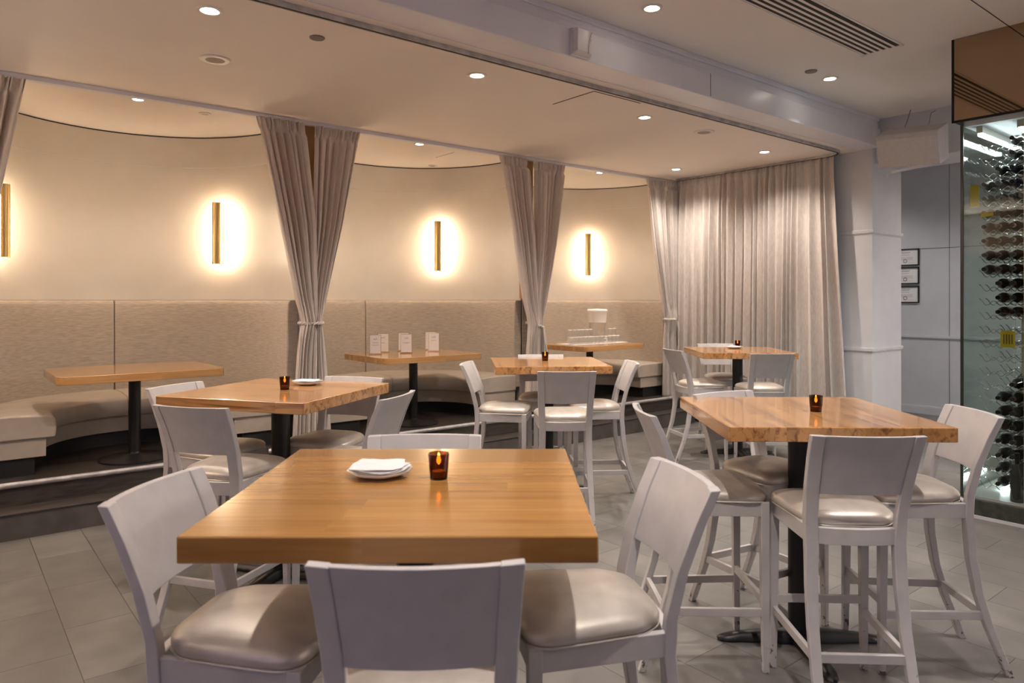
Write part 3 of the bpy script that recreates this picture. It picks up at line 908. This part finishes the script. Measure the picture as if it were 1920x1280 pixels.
def bay_table(u, v, label, rz=0, sx=1.17, sy=.90):
    t = thing('bay_table', label, 'table', (u, v, ZP), rz, 'rectangular tables in the bays')
    hx, hy, c_ = sx/2, sy/2, .07
    pts = []
    for cx, cy, a0 in ((hx-c_, hy-c_, 0), (-hx+c_, hy-c_, PI/2), (-hx+c_, -hy+c_, PI), (hx-c_, -hy+c_, 1.5*PI)):
        pts += arc_pts(cx, cy, c_, a0, a0+PI/2, 6)
    mb = MB().prism(pts, .67, .73)
    mb.build('tabletop', M['wood_bay'], t, smooth=True, bevel=.003, angle=50)
    pedestal(t, 1.03, ZP, r=.045, cross=False, plate=.33)
    return t
bay_table(1.24, 6.44, 'bare rectangular wood table with rounded corners in the first bay')
bay_table(3.86, 6.46, 'rectangular wood table holding small menu cards in the middle bay')
bay_table(6.50, 6.52, 'rectangular wood table holding a water dispenser and glasses in the third bay', .05)

# ------------------------------------------------------------------ candles and plates
def make_candle(label, group):
    t = thing('candle_glass', label, 'candle holder', (0, 0, 0), 0, group)
    MB().lathe([(.001, .004), (.023, .004), (.0255, .03), (.028, .073), (.0305, .073), (.0275, .03), (.0245, .0), (.001, .0)], 28, cap=False).build('tumbler', M['amber'], t, smooth=True, angle=60)
    MB().lathe([(.019, .005), (.019, .022), (.001, .023)], 20).build('tealight', M['wax'], t, smooth=True)
    MB().lathe([(.001, .040), (.0055, .046), (.0065, .053), (.004, .064), (.0005, .074)], 12).build('flame', M['flame'], t, smooth=True)
    return t
cand0 = make_candle('x', 'tealight glasses on the tables'); first = [True]
def candle(x, y, label):
    u, v = W(x, y)
    if first[0]:
        first[0] = False; cand0.location = (u, v, 1.07); cand0['label'] = label; return
    dup(cand0, (u, v, 1.07), 0, label)
candle(-.21, 2.05, 'amber candle glass on the nearest table, the largest in view')
candle(1.398, 3.29, 'amber candle glass alone on the striped right-hand table')
candle(-1.303, 4.10, 'amber candle glass touching a plate on the left middle table')
candle(.28, 6.05, 'amber candle glass on the small central table')
candle(2.46, 7.80, 'amber candle glass behind the plate on the far table')
def plate(x, y, r, label, seed, nap):
    u, v = W(x, y)
    t = thing('side_plate', label, 'plate', (u, v, 1.07), random.Random(seed).uniform(0, 3), 'small white plates')
    # scalloped dish
    mb = MB(); n = 48; secs = []
    for rr, z in ((.05, 0), (.55, .001), (.62, .003), (.85, .010), (1.0, .018), (1.0, .0205), (.84, .014), (.6, .0065), (.05, .005)):
        q = []
        for i in range(n):
            a = 2*PI*i/n; k = 1 + (.025*math.cos(8*a) if rr > .8 else 0)
            q.append((r*rr*k*math.cos(a), r*rr*k*math.sin(a), z))
        secs.append(q)
    mb.loft(secs); mb.build('dish', M['porcelain'], t, smooth=True, angle=70)
    # napkins resting on it
    for k in range(nap):
        rnd = random.Random(seed*10+k); n = 40; off = (rnd.uniform(-.012, .012), rnd.uniform(-.012, .012)); ph = rnd.uniform(0, 6)
        secs = []
        for rr, dz in ((.02, 0), (.6, 0), (.93, .001), (.95, .003), (.6, .0035), (.02, .004)):
            q = []
            for i in range(n):
                a = 2*PI*i/n; ss = 1/max(abs(math.cos(a)), abs(math.sin(a)))**.55
                kk = rr*r*.86*ss*(1+.035*math.sin(5*a+ph)+.02*math.sin(9*a))
                q.append((off[0]+kk*math.cos(a), off[1]+kk*math.sin(a), .0212+.0042*k+dz+.002*math.sin(3*a+ph)*(rr > .5)))
            secs.append(q)
        o = MB().loft(secs).build('folded_napkin', M['napkin'], smooth=True, angle=70)
        o.location = (u, v, 1.07); o.rotation_euler = (0, 0, .3+k*.25)
        tag(o, nap_labels[(seed, k)], 'napkin', 'white napkins on the plates')
nap_labels = {(1, 0): 'lower white paper napkin on the plate of the nearest table', (1, 1): 'middle white paper napkin in the stack on the nearest table', (1, 2): 'topmost white paper napkin on the plate of the nearest table',
              (2, 0): 'lower white napkin on the plate beside the left middle candle', (2, 1): 'upper white napkin on the plate beside the left middle candle',
              (3, 0): 'white napkin on the plate of the far table by the long curtain'}
plate(-.385, 2.085, .092, 'white scalloped plate under napkins on the nearest table', 1, 3)
plate(-1.235, 4.33, .085, 'white plate beside the candle on the left middle table', 2, 2)
plate(2.36, 7.60, .088, 'white plate on the far table by the long curtain', 3, 1)

# ------------------------------------------------------------------ menu cards in gold stands
def menu(u, v, rz, label, lines, front=True):
    t = thing('menu_stand', label, 'menu stand', (u, v, 1.03), rz, 'menu cards in gold stands')
    w, h = .054, .185
    card_ob = MB().box(-.002, .002, -w, w, .012, .012+h).build('card', M['paper'], t)
    mb = MB()
    for s in (-1, 1): mb.bar((0, s*(w+.002), .0), (0, s*(w+.002), .014+h), .004, .004, (1, 0, 0))
    mb.bar((0, -w-.003, .014+h), (0, w+.003, .014+h), .004, .004)
    mb.build('gold_frame', M['gold'], t)
    mb = MB()
    mb.bar((.016, -w-.010, .006), (.016, w+.010, .006), .008, .012); mb.bar((-.016, -w-.010, .006), (-.016, w+.010, .006), .008, .012)
    for s in (-1, 1): mb.bar((-.018, s*(w+.006), .006), (.018, s*(w+.006), .006), .008, .012)
    mb.build('foot', M['gold'], t, bevel=.001)
    mb = MB()
    # handwritten mark at the head of the card and short lines of print, on the side facing the room (-x)
    X = -.0028
    wv = [(X, .020 - .040*i/20, .155 + .006*math.sin(i*1.25) + (.010 if i in (14, 15, 16) else 0)) for i in range(21)]
    mb.tube(wv, .0011, 5); pr_par = card_ob
    for z, hw in lines:
        k = -hw
        rnd = random.Random(int(z*1000))
        while k < hw:
            ln = rnd.uniform(.004, .010); mb.box(X-.0004, X, k, min(hw, k+ln), z, z+.0035); k += ln + .003
    mb.build('print', M['ink'], pr_par)
    return t
L1 = [(.118, .028), (.094, .034)]; L2 = [(.110, .040), (.102, .020)]; L3 = [(.118, .022)]
FZ = PI/2 - .05 - .0
def mrz(extra): return PI/2 - .55 + extra
menu(3.462, 6.54, mrz(0), 'front menu card in a gold stand, leftmost of the three front cards', L1)
menu(3.66, 6.74, mrz(.2), 'menu card in a gold stand standing behind the leftmost front card', [(.1, .02)])
menu(3.80, 6.50, mrz(0), 'front menu card in a gold stand, middle of the three front cards', L2)
menu(3.93, 6.78, mrz(0), 'menu card in a gold stand standing behind the middle front card', [(.1, .02)])
menu(4.15, 6.52, mrz(-.1), 'front menu card in a gold stand, rightmost of the three front cards', L3)
menu(4.26, 6.76, mrz(-.1), 'menu card in a gold stand standing behind the rightmost front card', [(.1, .02)])

# ------------------------------------------------------------------ water dispenser and glasses
tc = bpy.data.objects
o = MB().box(-.50, .52, -.14, .17, 0, .003).build('cloth_runner', M['napkin'])
o.location = (6.56, 6.52, 1.0301); o.rotation_euler = (0, 0, .05); tag(o, 'white cloth runner under the water glasses in the third bay', 'table linen')
t = thing('water_dispenser', 'tapered clear water dispenser with white upper half behind the glasses', 'water dispenser', (6.72, 6.60, 1.033))
MB().lathe([(.001, 0), (.085, 0), (.088, .01), (.112, .26), (.115, .265), (.110, .26), (.084, .012), (.001, .012)], 36, cap=False).build('tank', M['clear'], t, smooth=True)
MB().lathe([(.1125, .26), (.128, .40), (.133, .405), (.133, .42), (.120, .432), (.001, .438)], 36).build('lid', M['frost'], t, smooth=True)
mw = mat('water', (.80, .80, .78), .3)
MB().lathe([(.001, .014), (.084, .014), (.108, .252), (.001, .252)], 32, cap=False).build('water', M['clear'], t, smooth=True)
mb = MB(); a = -1.15
mb.tube([(.085*math.cos(a), .085*math.sin(a), .05), (.125*math.cos(a), .125*math.sin(a), .05), (.135*math.cos(a), .135*math.sin(a), .02)], .011, 10)
mb.tube([(.118*math.cos(a), .118*math.sin(a), .055), (.122*math.cos(a), .122*math.sin(a), .085)], .007, 8)
mb.build('tap', M['frost'], t, smooth=True)
gl0 = thing('water_glass', 'x', 'glass', (0, 0, 0), 0, 'upturned water glasses round the dispenser')
MB().lathe([(.030, 0), (.0295, .04), (.0275, .082), (.025, .088), (.001, .089), (.001, .080), (.022, .079), (.0245, .076), (.027, .04), (.0275, 0)], 20, cap=False).build('tumbler_wall', M['clear'], gl0, smooth=True)
MB().tube([(.0289*math.cos(2*PI*i/20), .0289*math.sin(2*PI*i/20), .0018) for i in range(20)], .0018, 6, True).build('rim', M['clear'], gl0, smooth=True)
MB().lathe([(.0255, .083), (.0262, .086), (.0245, .0895), (.018, .0905), (.001, .0905)], 20, cap=False).build('base_shine', M['frost'], gl0, smooth=True)  # white cap paints in the bright shine of the thick glass base
fg = [True]
def wglass(u, v, z, label, k):
    if fg[0]:
        fg[0] = False; gl0.location = (u, v, z); gl0['label'] = label
    else: dup(gl0, (u, v, z), k*.7, label, 'upturned water glasses round the dispenser')
ORD = ['leftmost', 'second from the left', 'third from the left', 'fourth from the left', 'fifth from the left', 'sixth from the left', 'seventh from the left', 'eighth from the left', 'ninth from the left', 'tenth from the left', 'eleventh from the left', 'rightmost']
for i in range(12):
    uu = 6.09 + i*.0785; vv = 6.44 + (uu-6.5)*.05
    wglass(uu, vv, 1.0332, 'clear upturned water glass, %s in the front row on the cloth' % ORD[i], i)
for i in range(12):
    uu = 6.13 + i*.0765; vv = 6.515 + (uu-6.5)*.05
    if 6.58 < uu < 6.84: continue
    wglass(uu, vv, 1.0332, 'clear upturned water glass in the lower back row, %s' % ORD[i], i)
    wglass(uu, vv, 1.1232, 'clear upturned water glass stacked on the back row, %s' % ORD[i], i)

# ================================================================== BEAM SENSOR, SPEAKER
t = thing('motion_sensor', 'white boxed emergency sensor unit mounted on the beam face', 'sensor', (3.36, 3.475, 3.30))
MB().box(-.085, .085, -.028, 0, -.088, .092).build('back_box', M['sensor'], t, bevel=.006)
def cov(s, q):
    y = -.028 - .050*math.sin(PI*min(1, .12+s*.88))**.5*.9
    return (-.082+.164*s, y, -.084 + .172*q)
secs = []
for i in range(13):
    s = i/12; x = -.080+.160*s; d = .046 if s < .55 else .046*math.cos((s-.55)/.45*PI/2*.75)
    secs.append([(x, -.028, -.084), (x, -.028-d, -.070), (x, -.028-d, .080), (x, -.028, .088)])
MB().loft(secs).build('cover', M['sensor'], t, smooth=True, bevel=.004)
MB().tube([(.02, -.0745, -.078), (.022, -.0755, -.02), (.035, -.0755, .035), (.06, -.066, .078)], .0012, 5).build('cover_seam', M['ink'], t)
MB().lathe([(.006, 0), (.004, .004), (.001, .005)], 12, c=(.05, -.066, .02)).build('indicator', M['porcelain'], t)

t = thing('wall_speaker', 'large pale box loudspeaker tilted down from the header beside the pillar', 'speaker', (7.48, 3.02, 3.10), 0)
R = Matrix.Rotation(math.radians(-24), 4, 'Y')
R = Matrix.Rotation(math.radians(4), 4, 'X') @ R
secs = []
for y in (-.285, .285):
    secs.append([R @ Vector(p) for p in ((-.15, y, -.16), (-.15, y, .135), (-.12, y, .165), (.12, y, .165), (.05, y, -.16))])
MB().loft(secs).build('cabinet', M['speaker'], t, bevel=.004)
mb = MB(); mb.box(-.156, -.150, -.277, .277, -.150, .126, R); mb.build('front_grille', M['speaker'], t, bevel=.002)
mb = MB()
mb.tube([(.02, .12, .12), (.12, .10, .30), (.16, .09, .40)], .0035, 6); mb.tube([(.02, -.12, .12), (.16, -.10, .33), (.30, -.09, .38)], .0035, 6)
mb.build('hanging_cable', M['darkring'], t, smooth=True)
mb = MB()
mb.bar((-.06, -.21, -.21), (-.06, .18, -.245), .012, .022); mb.tube([(-.06, .17, -.24), (-.03, .22, -.235), (.0, .25, -.27)], .006, 6)
mb.tube([(-.06, -.21, -.21), (.0, -.20, -.15)], .008, 6); mb.tube([(-.06, .0, -.23), (-.03, .05, -.17)], .005, 6)
mb.build('yoke_bracket', M['sensor'], t, smooth=False)
mb = MB(); mb.bar((7.62, 3.468, 3.02), (7.62, 3.468, 3.20), .012, .012)
mb.tube([(7.62, 3.462, 3.20), (7.70, 3.462, 3.20), (7.79, 3.455, 3.32), (7.80, 3.455, 3.35)], .004, 6)
o = mb.build('cable_conduit', M['sensor']); tag(o, 'thin white cable conduit on the end of the beam beside the pillar', 'conduit')

# ================================================================== CERTIFICATES
def cert(z, label, sealm):
    t = thing('framed_certificate', label, 'framed certificate', (10.70, 4.405, z), 0, 'framed certificates on the far wall')
    hw, hh = .165, .118
    mb = MB()
    mb.box(-.022, 0, -hw, hw, -hh, -hh+.014); mb.box(-.022, 0, -hw, hw, hh-.014, hh)
    mb.box(-.022, 0, -hw, -hw+.014, -hh, hh); mb.box(-.022, 0, hw-.014, hw, -hh, hh)
    mb.build('frame', M['matte_black'], t)
    MB().box(-.010, -.002, -hw+.012, hw-.012, -hh+.012, hh-.012).build('certificate_sheet', M['paper'], t); sheet_ob = [o for o in kids(t) if o.name.startswith('certificate_sheet')][0]
    mb = MB(); X = -.0106; yc = .02
    rnd = random.Random(int(z*100))
    def words(zz, hw_, h_):
        k = -hw_
        while k < hw_:
            ln = rnd.uniform(.006, .016); mb.box(X, X+.0008, yc+k, yc+min(hw_, k+ln), zz, zz+h_); k += ln+.004
    words(.066, .065, .007); words(.054, .05, .005); words(.028, .055, .005)
    for q in range(5): words(-.002-q*.009, .10, .002)
    words(-.075, .11, .002)
    mb.build('print', M['ink'], sheet_ob)
    mb = MB()
    for rr in (.026, .018):
        mb.tube([(X, yc+rr*math.cos(2*PI*i/24), -.052+rr*math.sin(2*PI*i/24)) for i in range(24)], .0022, 5, True)
    mb.build('seal', sealm, sheet_ob)
cert(2.19, 'topmost black-framed certificate with a blue seal on the far wall', M['seal'])
cert(1.93, 'middle black-framed certificate on the far wall', M['ink'])
cert(1.665, 'lowest black-framed certificate on the far wall', M['ink'])

# ================================================================== WINE CABINET
CU0, CU1, CV1, CV0 = 5.90, 7.05, 2.05, .35
cab = thing('wine_cabinet', 'tall glass wine cabinet with lit racks under a bronze mirror box at the right edge', 'wine cabinet', (6.4, 1.3, 0))
def cb(mb, name, m, **k):
    o = mb.build(name, m, cab, **k); o.location = (-6.4, -1.3, 0); return o
mb = MB(); mb.box(CU0-.02, CU1+.05, CV0-.3, CV1+.05, .0, .135); cb(mb, 'base', M['cabinet_base'], bevel=.004)
mb = MB(); mb.box(CU0-.032, CU0-.02, CV0-.3, CV1+.06, .0, .022); cb(mb, 'floor_trim', M['panel'])
mb = MB(); mb.box(CU0+.01, CU1, CV0-.2, CV1, .135, .150); cb(mb, 'shelf', M['grey_shelf'])
mb = MB(); mb.box(CU0, CU0+.012, CV0, CV1-.013, .150, 2.90); cb(mb, 'front_pane', M['glass'])
mb = MB(); mb.box(CU0, CU1, CV1-.012, CV1, .150, 2.90); cb(mb, 'side_pane', M['glass'])
mb = MB(); mb.box(CU1-.012, CU1, CV0, CV1-.013, .150, 2.90); cb(mb, 'rear_pane', M['glass'])
mb = MB(); mb.box(CU0-.004, CU0+.004, CV1-.016, CV1+.004, .135, 2.90); cb(mb, 'edge_strip', M['edge'])
mb = MB(); mb.box(CU0-.012, CU0+.03, 1.60, 1.655, .135, 2.90); mb.box(CU0-.018, CU0-.012, 1.612, 1.62, .15, 2.9); mb.box(CU0-.018, CU0-.012, 1.635, 1.643, .15, 2.9)
cb(mb, 'post', M['steelpost'])
mb = MB(); mb.box(CU0+.004, CU1, CV0-.2, CV1+.055, 2.905, ZU-.001); cb(mb, 'hood', M['matte_black'])
mb = MB(); mb.box(CU0-.004, CU0+.003, CV0-.2, CV1+.045, 2.915, ZU-.003); cb(mb, 'mirror_panel', M['mirror'])
mb = MB(); mb.box(CU0-.006, CU0+.006, CV1+.045, CV1+.062, 2.90, ZU-.001); mb.box(CU0-.006, CU0+.006, CV0-.2, CV1+.062, 2.90, 2.914)
cb(mb, 'mirror_edge', M['matte_black'])
mb = MB(); mb.box(CU0+.01, CU1-.01, CV0, CV1-.015, 2.86, 2.90); cb(mb, 'cabinet_ceiling', M['panel'])
for v, z in ((1.955, 2.80), (1.70, 2.80)):
    mb = MB(); mb.box(CU0+.08, CU1-.1, v-.012, v+.012, z-.01, z+.01); cb(mb, 'led_strip', M['led'])
    mb = MB(); mb.box(CU0+.075, CU1-.095, v-.02, v+.02, z+.01, 2.86); cb(mb, 'led_channel', M['steelpost'])
mb = MB(); mb.box(CU0+.30, CU1-.2, 1.86, 1.89, .155, .175); cb(mb, 'led_strip', M['led'])
mb = MB(); mb.box(6.30, 6.55, .9, 1.5, 2.83, 2.86); cb(mb, 'cooler_grille', M['darkring'])
# two racks of wires on upright strips; bottles lie necks towards the dining room
rows_z = [.255 + .1035*i for i in range(25)]
cols_v = [1.925 - .088*j for j in range(8)]
for (u_tip, nm) in ((5.985, 'near'), (6.42, 'far')):
    mb = MB()
    for v in (1.74, 1.66):
        mb.box(u_tip+.20, u_tip+.215, v-.012, v+.012, .15, 2.80)
    cb(mb, 'rack_upright', M['steelpost'])
    for z in rows_z:
        mb = MB()
        for du in (.045, .175):
            pts = []
            v0 = 1.975
            for i in range(66):
                v = v0 - i*.0115
                pts.append((u_tip+du, v, z - .040 + .016*math.cos(2*PI*(v-1.925)/.088+PI) + (.02*(1-i/3) if i < 3 else 0)))
            mb.tube(pts, .0032, 5)
        cb(mb, 'peg_wire', M['steel'], smooth=True)
def make_bottle(label):
    t = thing('wine_bottle', label, 'wine bottle', (0, 0, 0), 0, None)
    MB().lathe([(.001, .30), (.034, .30), (.037, .295), (.0375, .12), (.034, .10), (.018, .075), (.0145, .06), (.0145, .052)], 20, axis='x', cap=False).build('body', M['bottle'], t, smooth=True)
    MB().lathe([(.001, 0), (.0145, 0), (.0155, .003), (.0155, .012), (.0148, .014), (.0152, .055)], 16, axis='x', cap=False).build('foil_capsule', M['foil'], t, smooth=True)
    return t
bot0 = make_bottle('x'); fb = [True]
full_rows = {}
for r, z in enumerate(rows_z):
    k = 24 - r       # 0 = top
    if k == 0: cs = [2]
    elif k == 1: cs = [2, 3, 4, 5]
    elif k == 2: cs = [1, 2, 3, 4, 5]
    elif k <= 9: cs = list(range(0, 6))
    elif k <= 12: cs = list(range(1, 6)) if k < 11 else list(range(1, 6))
    elif k <= 16: cs = []
    elif k == 17: cs = [2, 3, 4, 5]
    else: cs = list(range(1, 6))
    full_rows[r] = cs
BG = 'dark wine bottles on the near rack of the wine cabinet'
for r, z in enumerate(rows_z):
    for c_ in full_rows[r]:
        lb = 'dark wine bottle lying on the rack of the glass wine cabinet, neck outward'
        if fb[0]:
            fb[0] = False; bot0.location = (5.965, cols_v[c_], z); bot0['label'] = lb; bot0['group'] = BG
        else: dup(bot0, (5.965, cols_v[c_], z), random.uniform(-.03, .03), lb, BG)
BG2 = 'dark wine bottles on the far rack of the wine cabinet'
for r, z in enumerate(rows_z):
    k = 24-r
    if k in (0, 13, 14, 15, 16): continue
    for c_ in (range(3, 7) if k < 13 else range(1, 6)):
        dup(bot0, (6.41, cols_v[c_], z), random.uniform(-.03, .03), 'dark wine bottle lying deeper in the glass cabinet, behind the front rack', BG2)
t = thing('price_tag', 'yellow tag hanging in the empty middle of the wine rack', 'tag', (6.02, 1.79, 1.30))
MB().box(-.001, .001, -.045, .045, -.06, .06).build('card', M['yellow'], t)
mb = MB()
for q in range(4): mb.box(-.0022, -.001, -.03+q*.017, -.024+q*.017, -.035, .035)
mb.build('print', M['ink'], t)
t = tag(MB().box(-.001, .001, -.03, .03, -.08, .08).build('shelf_tag', M['yellow']), 'yellow tag high in the wine rack at its left end', 'tag'); t.location = (5.97, 1.985, 2.35)
t = tag(MB().box(-.001, .001, -.04, .04, -.014, .014).build('shelf_tag', M['yellow']), 'small yellow tag under a bottle high in the wine rack', 'tag'); t.location = (5.955, 1.90, 2.205)
t = thing('standing_bottle', 'black bottle standing upright on the pale floor of the wine cabinet', 'wine bottle', (5.98, 1.72, .150))
MB().lathe([(.001, 0), (.040, 0), (.043, .006), (.043, .19), (.038, .215), (.018, .25), (.015, .27)], 24).build('body', M['bottle'], t, smooth=True)
MB().lathe([(.0155, .27), (.0155, .33), (.017, .332), (.017, .345), (.001, .346)], 16).build('foil_capsule', M['foil'], t, smooth=True)
